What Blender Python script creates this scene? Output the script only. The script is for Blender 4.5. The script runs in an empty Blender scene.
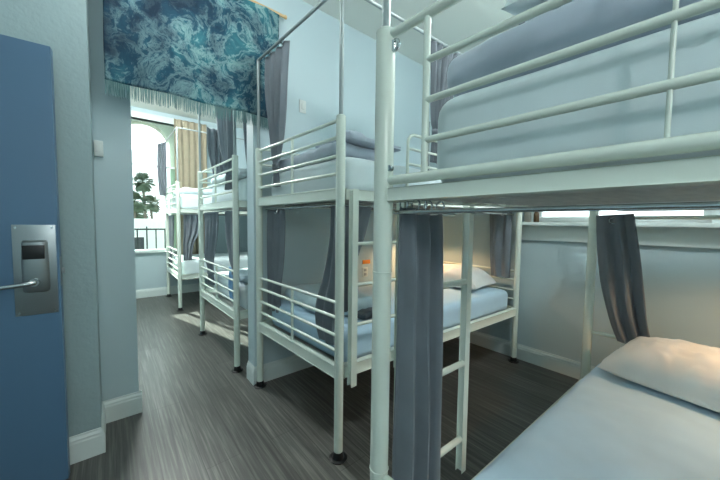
import bpy, bmesh, math, random
from mathutils import Vector, Matrix, noise
random.seed(7)
SC = bpy.context.scene
COL = SC.collection
V = Vector
PI = math.pi

# ------------------------------------------------------------------ materials
def principled(name, col, rough=0.5, metal=0.0, **kw):
    m = bpy.data.materials.new(name); m.use_nodes = True
    b = m.node_tree.nodes['Principled BSDF']
    b.inputs['Base Color'].default_value = (*col, 1)
    b.inputs['Roughness'].default_value = rough
    b.inputs['Metallic'].default_value = metal
    for k, v in kw.items():
        b.inputs[k].default_value = v
    return m

def srgb(r, g, b):
    f = lambda c: (c/255/12.92) if c/255 <= 0.04045 else ((c/255+0.055)/1.055)**2.4
    return (f(r), f(g), f(b))

def nodes(m):
    return m.node_tree.nodes, m.node_tree.links, m.node_tree.nodes['Principled BSDF']

def add_bump(m, scale, strength, dist=0.002, detail=4, stretch=None):
    n, l, b = nodes(m)
    tc = n.new('ShaderNodeTexCoord'); mp = n.new('ShaderNodeMapping')
    if stretch: mp.inputs['Scale'].default_value = stretch
    t = n.new('ShaderNodeTexNoise'); t.inputs['Scale'].default_value = scale; t.inputs['Detail'].default_value = detail
    bp = n.new('ShaderNodeBump'); bp.inputs['Strength'].default_value = strength; bp.inputs['Distance'].default_value = dist
    l.new(tc.outputs['Object'], mp.inputs['Vector']); l.new(mp.outputs['Vector'], t.inputs['Vector'])
    l.new(t.outputs['Fac'], bp.inputs['Height']); l.new(bp.outputs['Normal'], b.inputs['Normal'])
    return t

def add_vary(m, c1, c2, scale, detail=5, stretch=None):
    n, l, b = nodes(m)
    tc = n.new('ShaderNodeTexCoord'); mp = n.new('ShaderNodeMapping')
    if stretch: mp.inputs['Scale'].default_value = stretch
    t = n.new('ShaderNodeTexNoise'); t.inputs['Scale'].default_value = scale; t.inputs['Detail'].default_value = detail
    r = n.new('ShaderNodeValToRGB')
    r.color_ramp.elements[0].position = 0.3; r.color_ramp.elements[0].color = (*c1, 1)
    r.color_ramp.elements[1].position = 0.7; r.color_ramp.elements[1].color = (*c2, 1)
    l.new(tc.outputs['Object'], mp.inputs['Vector']); l.new(mp.outputs['Vector'], t.inputs['Vector'])
    l.new(t.outputs['Fac'], r.inputs['Fac']); l.new(r.outputs['Color'], b.inputs['Base Color'])

WALLC = srgb(178, 198, 204)
M = {}
M['wall'] = principled('painted plaster', WALLC, 0.6); add_bump(M['wall'], 60, 0.25, 0.001)
M['wall_rough'] = principled('textured plaster', srgb(144, 165, 168), 0.65); add_bump(M['wall_rough'], 45, 0.8, 0.003, 3)  # colour set darker than the other walls to carry this face's shade
M['ceiling'] = principled('ceiling paint', srgb(214, 220, 214), 0.8); add_bump(M['ceiling'], 80, 0.3, 0.001)
M['trim'] = principled('white trim paint', srgb(205, 217, 216), 0.4); add_bump(M['trim'], 20, 0.1, 0.0006)
M['door'] = principled('blue door paint', srgb(78, 110, 138), 0.42); add_bump(M['door'], 30, 0.12, 0.0005, 4, (1, 1, .2))
M['metal'] = principled('cream enamelled steel', srgb(216, 226, 216), 0.25, 0.0); add_bump(M['metal'], 90, 0.05, 0.0004)
M['pole'] = principled('grey galvanised tube', srgb(150, 162, 164), 0.35, 0.3); add_bump(M['pole'], 60, 0.05, 0.0004)
M['steel'] = principled('brushed steel', srgb(150, 158, 160), 0.34, 0.9); add_bump(M['steel'], 60, 0.15, 0.0004, 3, (1, 12, 1))
M['steel2'] = principled('satin chrome', srgb(190, 198, 200), 0.22, 0.95); add_bump(M['steel2'], 80, 0.04, 0.0003)
M['plastic_black'] = principled('black plastic', srgb(18, 20, 22), 0.35); add_bump(M['plastic_black'], 90, 0.05, 0.0003)
M['plastic_white'] = principled('white plastic', srgb(200, 208, 206), 0.35); add_bump(M['plastic_white'], 90, 0.05, 0.0003)
M['slat'] = principled('slat wood', srgb(160, 162, 160), 0.6); add_vary(M['slat'], srgb(150, 153, 152), srgb(172, 174, 170), 6, 5, (1, 6, 6))

def fabric(name, c, var=0.08, weave=500, rough=0.9, bump=0.3, transl=0.0):
    m = principled(name, c, rough)
    d = tuple(x*(1-var) for x in c); e = tuple(min(1, x*(1+var)) for x in c)
    add_vary(m, d, e, 9, 6)
    add_bump(m, weave, bump, 0.0006, 2)
    m.node_tree.nodes['Principled BSDF'].inputs['Sheen Weight'].default_value = 0.15
    if transl:
        n, l, b = nodes(m)
        t = n.new('ShaderNodeBsdfTranslucent'); t.inputs['Color'].default_value = (*c, 1)
        mx = n.new('ShaderNodeMixShader'); mx.inputs['Fac'].default_value = transl
        o = n['Material Output']
        l.new(b.outputs[0], mx.inputs[1]); l.new(t.outputs[0], mx.inputs[2]); l.new(mx.outputs[0], o.inputs['Surface'])
    return m
M['curtain'] = fabric('slate grey curtain cloth', srgb(120, 129, 138), 0.08, transl=0.15)
M['curtain_beige'] = fabric('beige drape cloth', srgb(166, 157, 136), 0.08, transl=0.12)
M['sheet'] = fabric('white sheet cloth', srgb(208, 222, 226), 0.03)
M['sheet_blue_lit'] = fabric('white sheet cloth tinted blue-lit', srgb(176, 206, 226), 0.03)  # bluish ambient light put into the colour of a white sheet
M['pillow'] = fabric('white pillowcase', srgb(222, 224, 222), 0.03)
M['duvet'] = fabric('grey blue duvet cloth', srgb(172, 184, 198), 0.10, 40)
M['blanket'] = fabric('pale blue blanket', srgb(176, 200, 208), 0.05)
M['bluecloth'] = fabric('bright blue towel', srgb(128, 172, 214), 0.08)
M['darkcloth'] = fabric('charcoal cloth', srgb(74, 88, 98), 0.5, 60)

# floor: dark weathered grey vinyl planks
def floor_mat():
    m = principled('grey oak vinyl planks', (0.1, 0.1, 0.1), 0.4)
    n, l, b = nodes(m)
    tc = n.new('ShaderNodeTexCoord')
    mp = n.new('ShaderNodeMapping'); mp.inputs['Rotation'].default_value = (0, 0, PI/2)
    br = n.new('ShaderNodeTexBrick')
    br.inputs['Scale'].default_value = 1.0; br.inputs['Brick Width'].default_value = 1.22; br.inputs['Row Height'].default_value = 0.18
    br.inputs['Mortar Size'].default_value = 0.0015; br.offset = 0.37
    br.inputs['Color1'].default_value = (0.75, 0.75, 0.75, 1); br.inputs['Color2'].default_value = (1.1, 1.1, 1.1, 1)
    br.inputs['Mortar'].default_value = (0.45, 0.45, 0.45, 1)
    l.new(tc.outputs['Object'], mp.inputs['Vector']); l.new(mp.outputs['Vector'], br.inputs['Vector'])
    mp2 = n.new('ShaderNodeMapping'); mp2.inputs['Scale'].default_value = (20, 0.55, 1)
    g = n.new('ShaderNodeTexNoise'); g.inputs['Scale'].default_value = 3.2; g.inputs['Detail'].default_value = 8; g.inputs['Roughness'].default_value = 0.65
    g.inputs['Distortion'].default_value = 0.3
    l.new(tc.outputs['Object'], mp2.inputs['Vector']); l.new(mp2.outputs['Vector'], g.inputs['Vector'])
    r = n.new('ShaderNodeValToRGB')
    e = r.color_ramp.elements
    e[0].position = 0.28; e[0].color = (*srgb(52, 52, 50), 1)
    e[1].position = 0.74; e[1].color = (*srgb(128, 128, 122), 1)
    x = e.new(0.5); x.color = (*srgb(84, 85, 82), 1)
    l.new(g.outputs['Fac'], r.inputs['Fac'])
    big = n.new('ShaderNodeTexNoise'); big.inputs['Scale'].default_value = 1.6; big.inputs['Detail'].default_value = 3
    l.new(tc.outputs['Object'], big.inputs['Vector'])
    mr = n.new('ShaderNodeMapRange'); mr.inputs['To Min'].default_value = 0.8; mr.inputs['To Max'].default_value = 1.2
    l.new(big.outputs['Fac'], mr.inputs['Value'])
    mul = n.new('ShaderNodeMix'); mul.data_type = 'RGBA'; mul.blend_type = 'MULTIPLY'; mul.inputs['Factor'].default_value = 1
    l.new(r.outputs['Color'], mul.inputs['A']); l.new(br.outputs['Color'], mul.inputs['B'])
    mul2 = n.new('ShaderNodeMix'); mul2.data_type = 'RGBA'; mul2.blend_type = 'MULTIPLY'; mul2.inputs['Factor'].default_value = 1
    l.new(mul.outputs['Result'], mul2.inputs['A']); l.new(mr.outputs['Result'], mul2.inputs['B'])
    l.new(mul2.outputs['Result'], b.inputs['Base Color'])
    rr = n.new('ShaderNodeMapRange'); rr.inputs['To Min'].default_value = 0.28; rr.inputs['To Max'].default_value = 0.42
    l.new(g.outputs['Fac'], rr.inputs['Value']); l.new(rr.outputs['Result'], b.inputs['Roughness'])
    bp = n.new('ShaderNodeBump'); bp.inputs['Strength'].default_value = 0.25; bp.inputs['Distance'].default_value = 0.001
    l.new(g.outputs['Fac'], bp.inputs['Height']); l.new(bp.outputs['Normal'], b.inputs['Normal'])
    return m
M['floor'] = floor_mat()

# tapestry: churning sea and foam
def tapestry_mat():
    m = principled('printed sea foam cloth', (0.1, 0.3, 0.35), 0.85)
    n, l, b = nodes(m)
    tc = n.new('ShaderNodeTexCoord')
    w = n.new('ShaderNodeTexNoise'); w.inputs['Scale'].default_value = 2.3; w.inputs['Detail'].default_value = 5
    l.new(tc.outputs['Object'], w.inputs['Vector'])
    vm = n.new('ShaderNodeVectorMath'); vm.operation = 'SCALE'; vm.inputs['Scale'].default_value = 0.55
    l.new(w.outputs['Color'], vm.inputs[0])
    va = n.new('ShaderNodeVectorMath'); va.operation = 'ADD'
    l.new(tc.outputs['Object'], va.inputs[0]); l.new(vm.outputs[0], va.inputs[1])
    big = n.new('ShaderNodeTexNoise'); big.inputs['Scale'].default_value = 2.1; big.inputs['Detail'].default_value = 6; big.inputs['Roughness'].default_value = 0.6
    l.new(va.outputs[0], big.inputs['Vector'])
    r1 = n.new('ShaderNodeValToRGB'); e = r1.color_ramp.elements
    e[0].position = 0.36; e[0].color = (*srgb(14, 44, 66), 1)
    e[1].position = 0.76; e[1].color = (*srgb(124, 180, 182), 1)
    x = e.new(0.49); x.color = (*srgb(26, 76, 98), 1)
    x = e.new(0.60); x.color = (*srgb(58, 126, 138), 1)
    l.new(big.outputs['Fac'], r1.inputs['Fac'])
    # foam veins : ridged noise
    f = n.new('ShaderNodeTexNoise'); f.inputs['Scale'].default_value = 6.5; f.inputs['Detail'].default_value = 12; f.inputs['Roughness'].default_value = 0.72
    f.inputs['Distortion'].default_value = 0.5
    l.new(va.outputs[0], f.inputs['Vector'])
    s = n.new('ShaderNodeMath'); s.operation = 'SUBTRACT'; s.inputs[1].default_value = 0.5; l.new(f.outputs['Fac'], s.inputs[0])
    a = n.new('ShaderNodeMath'); a.operation = 'ABSOLUTE'; l.new(s.outputs[0], a.inputs[0])
    mr = n.new('ShaderNodeMapRange'); mr.inputs['From Min'].default_value = 0.0; mr.inputs['From Max'].default_value = 0.06
    mr.inputs['To Min'].default_value = 1; mr.inputs['To Max'].default_value = 0
    l.new(a.outputs[0], mr.inputs['Value'])
    g = n.new('ShaderNodeMapRange'); g.inputs['From Min'].default_value = 0.38; g.inputs['From Max'].default_value = 0.62
    g.inputs['To Min'].default_value = 0.05; g.inputs['To Max'].default_value = 0.7
    l.new(big.outputs['Fac'], g.inputs['Value'])
    mm = n.new('ShaderNodeMath'); mm.operation = 'MULTIPLY'; l.new(mr.outputs[0], mm.inputs[0]); l.new(g.outputs[0], mm.inputs[1])
    mx = n.new('ShaderNodeMix'); mx.data_type = 'RGBA'
    l.new(mm.outputs[0], mx.inputs['Factor']); l.new(r1.outputs['Color'], mx.inputs['A'])
    mx.inputs['B'].default_value = (*srgb(176, 210, 208), 1)
    l.new(mx.outputs['Result'], b.inputs['Base Color'])
    t = n.new('ShaderNodeBsdfTranslucent'); l.new(mx.outputs['Result'], t.inputs['Color'])
    ms = n.new('ShaderNodeMixShader'); ms.inputs['Fac'].default_value = 0.25
    l.new(b.outputs[0], ms.inputs[1]); l.new(t.outputs[0], ms.inputs[2]); l.new(ms.outputs[0], n['Material Output'].inputs['Surface'])
    return m
M['tapestry'] = tapestry_mat()
M['fringe'] = fabric('tapestry fringe yarn', srgb(112, 150, 152), 0.15, transl=0.3)
M['dowel'] = principled('pale wood', srgb(206, 176, 128), 0.5); add_vary(M['dowel'], srgb(196, 164, 116), srgb(214, 186, 140), 8, 4, (1, 8, 8))

def glass_mat(name, tint, rough=0.0):
    m = bpy.data.materials.new(name); m.use_nodes = True
    n = m.node_tree.nodes; l = m.node_tree.links
    n.remove(n['Principled BSDF'])
    tr = n.new('ShaderNodeBsdfTransparent'); tr.inputs['Color'].default_value = (*tint, 1)
    gl = n.new('ShaderNodeBsdfGlossy'); gl.inputs['Roughness'].default_value = rough
    fr = n.new('ShaderNodeFresnel'); fr.inputs['IOR'].default_value = 1.35
    mx = n.new('ShaderNodeMixShader')
    l.new(fr.outputs[0], mx.inputs['Fac']); l.new(tr.outputs[0], mx.inputs[1]); l.new(gl.outputs[0], mx.inputs[2])
    l.new(mx.outputs[0], n['Material Output'].inputs['Surface'])
    return m
M['glass'] = glass_mat('clear window glass', (0.97, 0.99, 0.98))
M['screen'] = glass_mat('lower sash glass', (0.86, 0.93, 0.9))
M['sand'] = principled('beach sand', srgb(190, 176, 150), 0.9); add_vary(M['sand'], srgb(88, 82, 70), srgb(112, 106, 92), 0.8, 6)
M['white_stucco'] = principled('white stucco', srgb(200, 205, 203), 0.8); add_bump(M['white_stucco'], 25, 0.4, 0.003)
M['facade'] = principled('grey green stucco', srgb(150, 168, 156), 0.8); add_bump(M['facade'], 25, 0.4, 0.003)
M['iron'] = principled('dark iron', srgb(40, 46, 50), 0.5, 0.3); add_bump(M['iron'], 40, 0.2, 0.001)
M['palm_leaf'] = principled('palm leaf', srgb(74, 92, 76), 0.7); add_vary(M['palm_leaf'], srgb(58, 76, 60), srgb(92, 108, 86), 0.8, 3)
M['palm_trunk'] = principled('palm trunk', srgb(92, 88, 80), 0.9); add_bump(M['palm_trunk'], 6, 0.8, 0.05)
M['orange'] = principled('orange card', srgb(228, 132, 40), 0.6); add_bump(M['orange'], 40, 0.1, 0.0004)
M['tumbler'] = principled('metal tumbler', srgb(180, 176, 166), 0.3, 0.8); add_bump(M['tumbler'], 50, 0.05, 0.0004)
M['brown'] = principled('brown glass jar', srgb(82, 64, 42), 0.25); add_bump(M['brown'], 50, 0.05, 0.0004)

def emit_mat(name, col, s):
    m = bpy.data.materials.new(name); m.use_nodes = True
    b = m.node_tree.nodes['Principled BSDF']
    b.inputs['Base Color'].default_value = (*col, 1)
    b.inputs['Emission Color'].default_value = (*col, 1); b.inputs['Emission Strength'].default_value = s
    return m
M['lampglow'] = emit_mat('lamp diffuser', (1, 0.98, 0.94), 2.0)
M['warmglow'] = emit_mat('warm lamp bulb', (1, 0.62, 0.3), 4.0)

# ------------------------------------------------------------------ mesh helpers
class MB:
    def __init__(s): s.bm = bmesh.new()
    def box(s, x0, x1, y0, y1, z0, z1, bev=0.0):
        b = bmesh.new()
        bmesh.ops.create_cube(b, size=1)
        for v in b.verts:
            v.co = V(((x0+x1)/2+v.co.x*(x1-x0), (y0+y1)/2+v.co.y*(y1-y0), (z0+z1)/2+v.co.z*(z1-z0)))
        if bev: bmesh.ops.bevel(b, geom=b.edges[:], offset=bev, segments=2, profile=0.6, affect='EDGES')
        s.join(b); return s
    def join(s, b):
        me = bpy.data.meshes.new('t'); b.to_mesh(me); b.free(); s.bm.from_mesh(me); bpy.data.meshes.remove(me)
    def bar(s, p, q, w, h, bev=0.004):
        """box section along p->q, w horizontal, h vertical (for horizontal bars)"""
        p, q = V(p), V(q); d = (q-p); L = d.length; d.normalize()
        upv = V((0, 0, 1)) if abs(d.z) < 0.9 else V((1, 0, 0))
        side = d.cross(upv).normalized(); up = side.cross(d).normalized()
        b = bmesh.new(); bmesh.ops.create_cube(b, size=1)
        for v in b.verts:
            v.co = (p+q)/2 + d*(v.co.x*L) + side*(v.co.y*w) + up*(v.co.z*h)
        if bev: bmesh.ops.bevel(b, geom=b.edges[:], offset=bev, segments=2, profile=0.6, affect='EDGES')
        s.join(b); return s
    def tube(s, pts, r, n=12, cap=True, radii=None):
        pts = [V(p) for p in pts]; rings = []
        t0 = (pts[1]-pts[0]).normalized()
        nrm = t0.orthogonal().normalized()
        for i, p in enumerate(pts):
            if i == 0: t = pts[1]-pts[0]
            elif i == len(pts)-1: t = pts[-1]-pts[-2]
            else: t = (pts[i+1]-pts[i]).normalized() + (pts[i]-pts[i-1]).normalized()
            t.normalize()
            nrm = (nrm - t*nrm.dot(t)).normalized(); bi = t.cross(nrm)
            rr = radii[i] if radii else r
            rings.append([s.bm.verts.new(p + (nrm*math.cos(a) + bi*math.sin(a))*rr) for a in (2*PI*k/n for k in range(n))])
        for a, b in zip(rings, rings[1:]):
            for k in range(n):
                s.bm.faces.new((a[k], a[(k+1) % n], b[(k+1) % n], b[k]))
        if cap:
            s.bm.faces.new(rings[0][::-1]); s.bm.faces.new(rings[-1])
        return s
    def lathe(s, c, prof, n=24):
        c = V(c); rings = [[s.bm.verts.new(c+V((r*math.cos(a), r*math.sin(a), z))) for a in (2*PI*k/n for k in range(n))] for r, z in prof]
        for a, b in zip(rings, rings[1:]):
            for k in range(n): s.bm.faces.new((a[k], a[(k+1) % n], b[(k+1) % n], b[k]))
        s.bm.faces.new(rings[0][::-1]); s.bm.faces.new(rings[-1]); return s
    def torus(s, c, axis, R, r, n=16, m=8):
        c = V(c); ax = V(axis).normalized(); u = ax.orthogonal().normalized(); w = ax.cross(u)
        rings = []
        for i in range(n):
            a = 2*PI*i/n; d = u*math.cos(a)+w*math.sin(a)
            rings.append([s.bm.verts.new(c+d*(R+r*math.cos(2*PI*j/m))+ax*(r*math.sin(2*PI*j/m))) for j in range(m)])
        for i in range(n):
            A, B = rings[i], rings[(i+1) % n]
            for j in range(m): s.bm.faces.new((A[j], B[j], B[(j+1) % m], A[(j+1) % m]))
        return s
    def build(s, name, mat, parent=None, smooth=True, recalc=True):
        if recalc: bmesh.ops.recalc_face_normals(s.bm, faces=s.bm.faces)
        me = bpy.data.meshes.new(name); s.bm.to_mesh(me); s.bm.free()
        me.materials.append(mat)
        if smooth:
            for p in me.polygons: p.use_smooth = True
            try: me.set_sharp_from_angle(angle=math.radians(38))
            except Exception: pass
        o = bpy.data.objects.new(name, me); COL.objects.link(o)
        if parent:
            o.parent = parent
            o.matrix_parent_inverse = Matrix.Translation(-parent.location) if parent.type == 'EMPTY' else Matrix.Identity(4)
        return o

def tag(o, label, cat, group=None, kind=None):
    o['label'] = label; o['category'] = cat
    if group: o['group'] = group
    if kind: o['kind'] = kind
    return o
def structure(o, label, cat):
    return tag(o, label, cat, kind='structure')
def thing(name, label, cat, loc=(0, 0, 0), group=None):
    o = bpy.data.objects.new(name, None); COL.objects.link(o); o.location = loc
    o.empty_display_size = 0.1
    return tag(o, label, cat, group)

def wrinkle(p, freq, amp, seed=0):
    q = V(p)*freq + V((seed*7.3, seed*3.1, seed*1.7))
    return amp*(noise.noise(q) + 0.5*noise.noise(q*2.1) + 0.25*noise.noise(q*4.3))

def soft_box(name, mat, corners, z0, z1, r=0.05, step=0.035, wr=0.004, freq=6, seed=0, parent=None, zfun=None):
    """rounded soft slab on a quad footprint; corners: (u0v0,u1v0,u1v1,u0v1)"""
    c = [V((x, y, 0)) for x, y in corners]
    Lx = (c[1]-c[0]).length; Ly = (c[3]-c[0]).length; Lz = z1-z0
    h = V((Lx/2, Ly/2, Lz/2)); r = min(r, Lz/2*0.98)
    def ticks(L):
        k = max(2, int(L/step)); return [-L/2+L*i/k for i in range(k+1)]
    T = [ticks(Lx), ticks(Ly), sorted(set([-Lz/2+Lz*i/8 for i in range(9)]))]
    bm = bmesh.new(); cache = {}
    def P(i, j, k):
        key = (i, j, k)
        if key in cache: return cache[key]
        p = V((T[0][i], T[1][j], T[2][k]))
        q = V([max(-(h[a]-r), min(h[a]-r, p[a])) for a in range(3)])
        d = p-q; dn = d.normalized() if d.length > 1e-9 else V((0, 0, 0))
        p2 = q+dn*min(r, d.length if d.length < r else r) if d.length > r else p
        u = p2.x/Lx+0.5; v = p2.y/Ly+0.5
        b = (c[0]*(1-u)+c[1]*u)*(1-v)+(c[3]*(1-u)+c[2]*u)*v
        w = V((b.x, b.y, z0+Lz/2+p2.z))
        nr = dn if dn.length > 0 else V((0, 0, 1 if p.z > 0 else -1))
        amt = wrinkle(w, freq, wr, seed) if p.z > -Lz/2+1e-6 else 0
        w += V((nr.x, nr.y, nr.z))*amt
        if zfun and p.z > 0: w.z += zfun(u, v)
        cache[key] = bm.verts.new(w); return cache[key]
    nx, ny, nz = (len(t)-1 for t in T)
    for i in range(nx):
        for j in range(ny):
            bm.faces.new((P(i, j, nz), P(i+1, j, nz), P(i+1, j+1, nz), P(i, j+1, nz)))
            bm.faces.new((P(i, j, 0), P(i, j+1, 0), P(i+1, j+1, 0), P(i+1, j, 0)))
    for i in range(nx):
        for k in range(nz):
            bm.faces.new((P(i, 0, k), P(i+1, 0, k), P(i+1, 0, k+1), P(i, 0, k+1)))
            bm.faces.new((P(i, ny, k), P(i, ny, k+1), P(i+1, ny, k+1), P(i+1, ny, k)))
    for j in range(ny):
        for k in range(nz):
            bm.faces.new((P(0, j, k), P(0, j, k+1), P(0, j+1, k+1), P(0, j+1, k)))
            bm.faces.new((P(nx, j, k), P(nx, j+1, k), P(nx, j+1, k+1), P(nx, j, k+1)))
    m = MB(); m.bm.free(); m.bm = bm
    o = m.build(name, mat, parent)
    for p in o.data.polygons: p.use_smooth = True
    return o

def pillow(name, mat, loc, lx, ly, h, rot=(0, 0, 0), seed=0, wr=0.012):
    """lx,ly size, h full thickness; rests with its underside at loc.z"""
    N = 44; bm = bmesh.new(); top = {}; bot = {}
    R = Matrix.Rotation(rot[2], 3, 'Z') @ Matrix.Rotation(rot[1], 3, 'Y') @ Matrix.Rotation(rot[0], 3, 'X')
    for i in range(N+1):
        for j in range(N+1):
            s = -1+2*i/N; t = -1+2*j/N
            pin = 1-0.07*(1-s*s)*t*t ; pin2 = 1-0.07*(1-t*t)*s*s
            x = s*lx/2*pin2; y = t*ly/2*pin
            prof = ((1-abs(s)**3.2)*(1-abs(t)**3.2))**0.5
            e = wrinkle((x, y, 0), 7, wr, seed)*min(1, prof*3)
            rad = abs(noise.noise(V((s*2.5+seed, t*6, seed))))*wr*1.3*(abs(s) > 0.35)
            zt = h*0.80*prof + (e + rad)*(1 if prof > 0.02 else 0); zb = -h*0.20*prof
            edge = i in (0, N) or j in (0, N)
            c = V((x, y, zt)); top[i, j] = bm.verts.new(R@c + V(loc)+V((0, 0, h*0.20)))
            bot[i, j] = top[i, j] if edge else bm.verts.new(R@V((x, y, max(zb, -h*0.19))) + V(loc)+V((0, 0, h*0.20)))
    for i in range(N):
        for j in range(N):
            bm.faces.new((top[i, j], top[i+1, j], top[i+1, j+1], top[i, j+1]))
            f = (bot[i, j], bot[i, j+1], bot[i+1, j+1], bot[i+1, j])
            try: bm.faces.new(f)
            except ValueError: pass
    m = MB(); m.bm.free(); m.bm = bm
    o = m.build(name, mat)
    for p in o.data.polygons: p.use_smooth = True
    return o

def catmull(rows, t):
    n = len(rows)-1; x = t*n; i = min(int(x), n-1); f = x-i
    g = lambda k: rows[max(0, min(n, k))]
    p0, p1, p2, p3 = g(i-1), g(i), g(i+1), g(i+2)
    out = []
    for a, b, c, d in zip(p0, p1, p2, p3):
        out.append(0.5*((2*b)+(-a+c)*f+(2*a-5*b+4*c-d)*f*f+(-a+3*b-3*c+d)*f**3))
    return out

def curtain(name, label, rows, folds, normal, mat=None, group=None, eyelets=(), band=None, seed=0, thick=0.004, nv=48, rings=0, sharp=1.0):
    """rows top->bottom: (L xyz, R xyz, fold amplitude)"""
    mat = mat or M['curtain']
    data = [tuple(L)+tuple(R)+(a,) for L, R, a in rows]
    nn = V(normal).normalized()
    nu = max(12, int(folds*10)); bm = bmesh.new(); grid = []
    for j in range(nv+1):
        t = j/nv; d = catmull(data, t); L = V(d[:3]); R = V(d[3:6]); a = d[6]; row = []
        for i in range(nu+1):
            u = i/nu
            ph = 2*PI*folds*u + 0.7*noise.noise(V((u*3, t*1.2, seed)))+seed
            s = math.sin(ph); s = math.copysign(abs(s)**sharp, s)
            off = a*(s*(0.75+0.35*noise.noise(V((u*5+seed, t*2, 1.5)))) + 0.3*noise.noise(V((u*9, t*3, seed+4))))
            row.append(bm.verts.new(L.lerp(R, u)+nn*off))
        grid.append(row)
    for j in range(nv):
        for i in range(nu):
            bm.faces.new((grid[j][i], grid[j][i+1], grid[j+1][i+1], grid[j+1][i]))
    m = MB(); m.bm.free(); m.bm = bm
    co = {(u, t): grid[int(t*nv)][int(u*nu)].co.copy() for (u, t) in eyelets}
    bandpts = None
    if band is not None:
        jj = int(band*nv); bandpts = [v.co.copy() for v in grid[jj]]
        bh = (grid[min(nv, jj+1)][0].co-grid[jj][0].co).length
    ringpts = [grid[0][int((k+0.5)/rings*nu)].co.copy() for k in range(rings)] if rings else []
    o = m.build(name, mat, recalc=False)
    for p in o.data.polygons: p.use_smooth = True
    md = o.modifiers.new('thickness', 'SOLIDIFY'); md.thickness = thick; md.offset = 0
    tag(o, label, 'curtain', group)
    def child(mb, nm, mt):
        c = mb.build(nm, mt); c.parent = o; return c
    for k, c in co.items():
        e = child(MB().torus(c-nn*0.007, nn, 0.019, 0.0055), 'eyelet', M['steel2'])
    for c in ringpts:
        child(MB().torus(c+V((0, 0, 0.012)), nn.cross(V((0, 0, 1))), 0.016, 0.003), 'hook_ring', M['steel2'])
    if bandpts:
        c0 = sum(bandpts, V())/len(bandpts); dr = (bandpts[-1]-bandpts[0]); hw = max(0.025, dr.length/2+0.006); dr.normalize()
        ax2 = nn; prof = []
        mb = MB(); rr = []
        dep = max(abs((b-c0).dot(ax2)) for b in bandpts)+0.007
        for zz in (-0.018, 0.018):
            rr.append([mb.bm.verts.new(c0+dr*hw*math.cos(a)+ax2*dep*math.sin(a)+V((0, 0, zz))) for a in (2*PI*k/20 for k in range(20))])
        for k in range(20): mb.bm.faces.new((rr[0][k], rr[0][(k+1) % 20], rr[1][(k+1) % 20], rr[1][k]))
        tb = child(mb, 'tie_band', mat)
        md = tb.modifiers.new('thickness', 'SOLIDIFY'); md.thickness = 0.004; md.offset = 1
    return o

# ------------------------------------------------------------------ room shell
RW = 3.05            # right wall plane
FW = 6.22            # far wall plane
CZ = 3.15            # ceiling
def wallbox(name, boxes, mat, label):
    m = MB()
    for b in boxes: m.box(*b)
    return structure(m.build(name, mat, smooth=False), label, 'wall')

structure(MB().box(-1.5, RW+.2, -1.8, FW+.3, -0.1, 0).build('floor', M['floor'], smooth=False), 'dark weathered grey wood plank floor of the dormitory', 'floor')
structure(MB().box(-1.5, RW+.2, -1.8, FW+.3, CZ, CZ+.1).build('ceiling', M['ceiling'], smooth=False), 'plain off-white ceiling above the bunks', 'ceiling')
WY0, WY1, WZ0, WZ1 = 0.05, 1.13, 1.33, 2.05     # window in the right wall
wallbox('wall_right', [(RW, RW+.16, -1.8, WY0, 0, CZ), (RW, RW+.16, WY1, FW+.3, 0, CZ), (RW, RW+.16, WY0, WY1, 0, WZ0), (RW, RW+.16, WY0, WY1, WZ1, CZ)], M['wall'],
        'pale blue wall with wide white window sill behind the foreground bunk')
wallbox('wall_near', [(-1.5, RW+.2, -1.8, -1.65, 0, CZ)], M['wall'], 'pale wall behind the viewer')
wallbox('wall_left', [(-1.5, -1.35, -1.8, 2.3, 0, CZ)], M['wall'], 'pale entry wall on the left out of frame')
wallbox('wall_corner', [(-1.5, -0.06, 2.17, 2.62, 0, CZ)], M['wall_rough'], 'textured grey-green wall panel right behind the blue door, toned darker for its shade')
wallbox('wall_middle', [(-0.06, 0.13, 2.48, 2.62, 0, CZ), (0.13, 0.87, 2.36, 2.48, 2.38, CZ), (0.87, RW, 2.34, 2.48, 0, CZ), (0.05, 0.14, 2.36, 2.48, 2.38, CZ)], M['wall'],
        'pale blue dividing wall with an open doorway under the tapestry')
FX0, FX1, FZ0, FZ1 = 0.22, 1.32, 0.81, 2.98
wallbox('wall_far', [(-1.5, FX0, FW, FW+.12, 0, CZ), (FX1, RW+.16, FW, FW+.12, 0, CZ), (FX0, FX1, FW, FW+.12, 0, FZ0), (FX0, FX1, FW, FW+.12, FZ1, CZ)], M['wall'],
        'pale blue far wall with a tall window, seen through the doorway')
wallbox('wall_beyond', [(-1.5, -1.35, 2.62, FW+.12, 0, CZ)], M['wall'], 'side wall of the room beyond the doorway, out of view')

def baseboard(name, segs, label, h=0.145, t=0.016):
    m = MB()
    for (p, q) in segs:
        p = V((*p, 0)); q = V((*q, 0)); d = (q-p).normalized(); nrm = V((0, 0, 1)).cross(d)   # left of travel = room side
        prof = [(0, 0), (t, 0), (t, h*0.72), (t*0.8, h*0.78), (t*0.8, h*0.84), (t*0.35, h*0.93), (t*0.3, h), (0, h)]
        A = [m.bm.verts.new(p+nrm*a+V((0, 0, b))) for a, b in prof]; B = [m.bm.verts.new(q+nrm*a+V((0, 0, b))) for a, b in prof]
        n = len(prof)
        for k in range(n): m.bm.faces.new((A[k], A[(k+1) % n], B[(k+1) % n], B[k]))
        m.bm.faces.new(A[::-1]); m.bm.faces.new(B)
    return structure(m.build(name, M['trim'], smooth=False), label, 'baseboard')
baseboard('baseboard_right', [((RW, -1.6), (RW, 2.34))], 'white moulded baseboard along the window wall')
baseboard('baseboard_middle', [((RW, 2.34), (.87, 2.34)), ((.87, 2.324), (.87, 2.48))], 'white baseboard wrapping the dividing wall behind the middle bunk')
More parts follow.
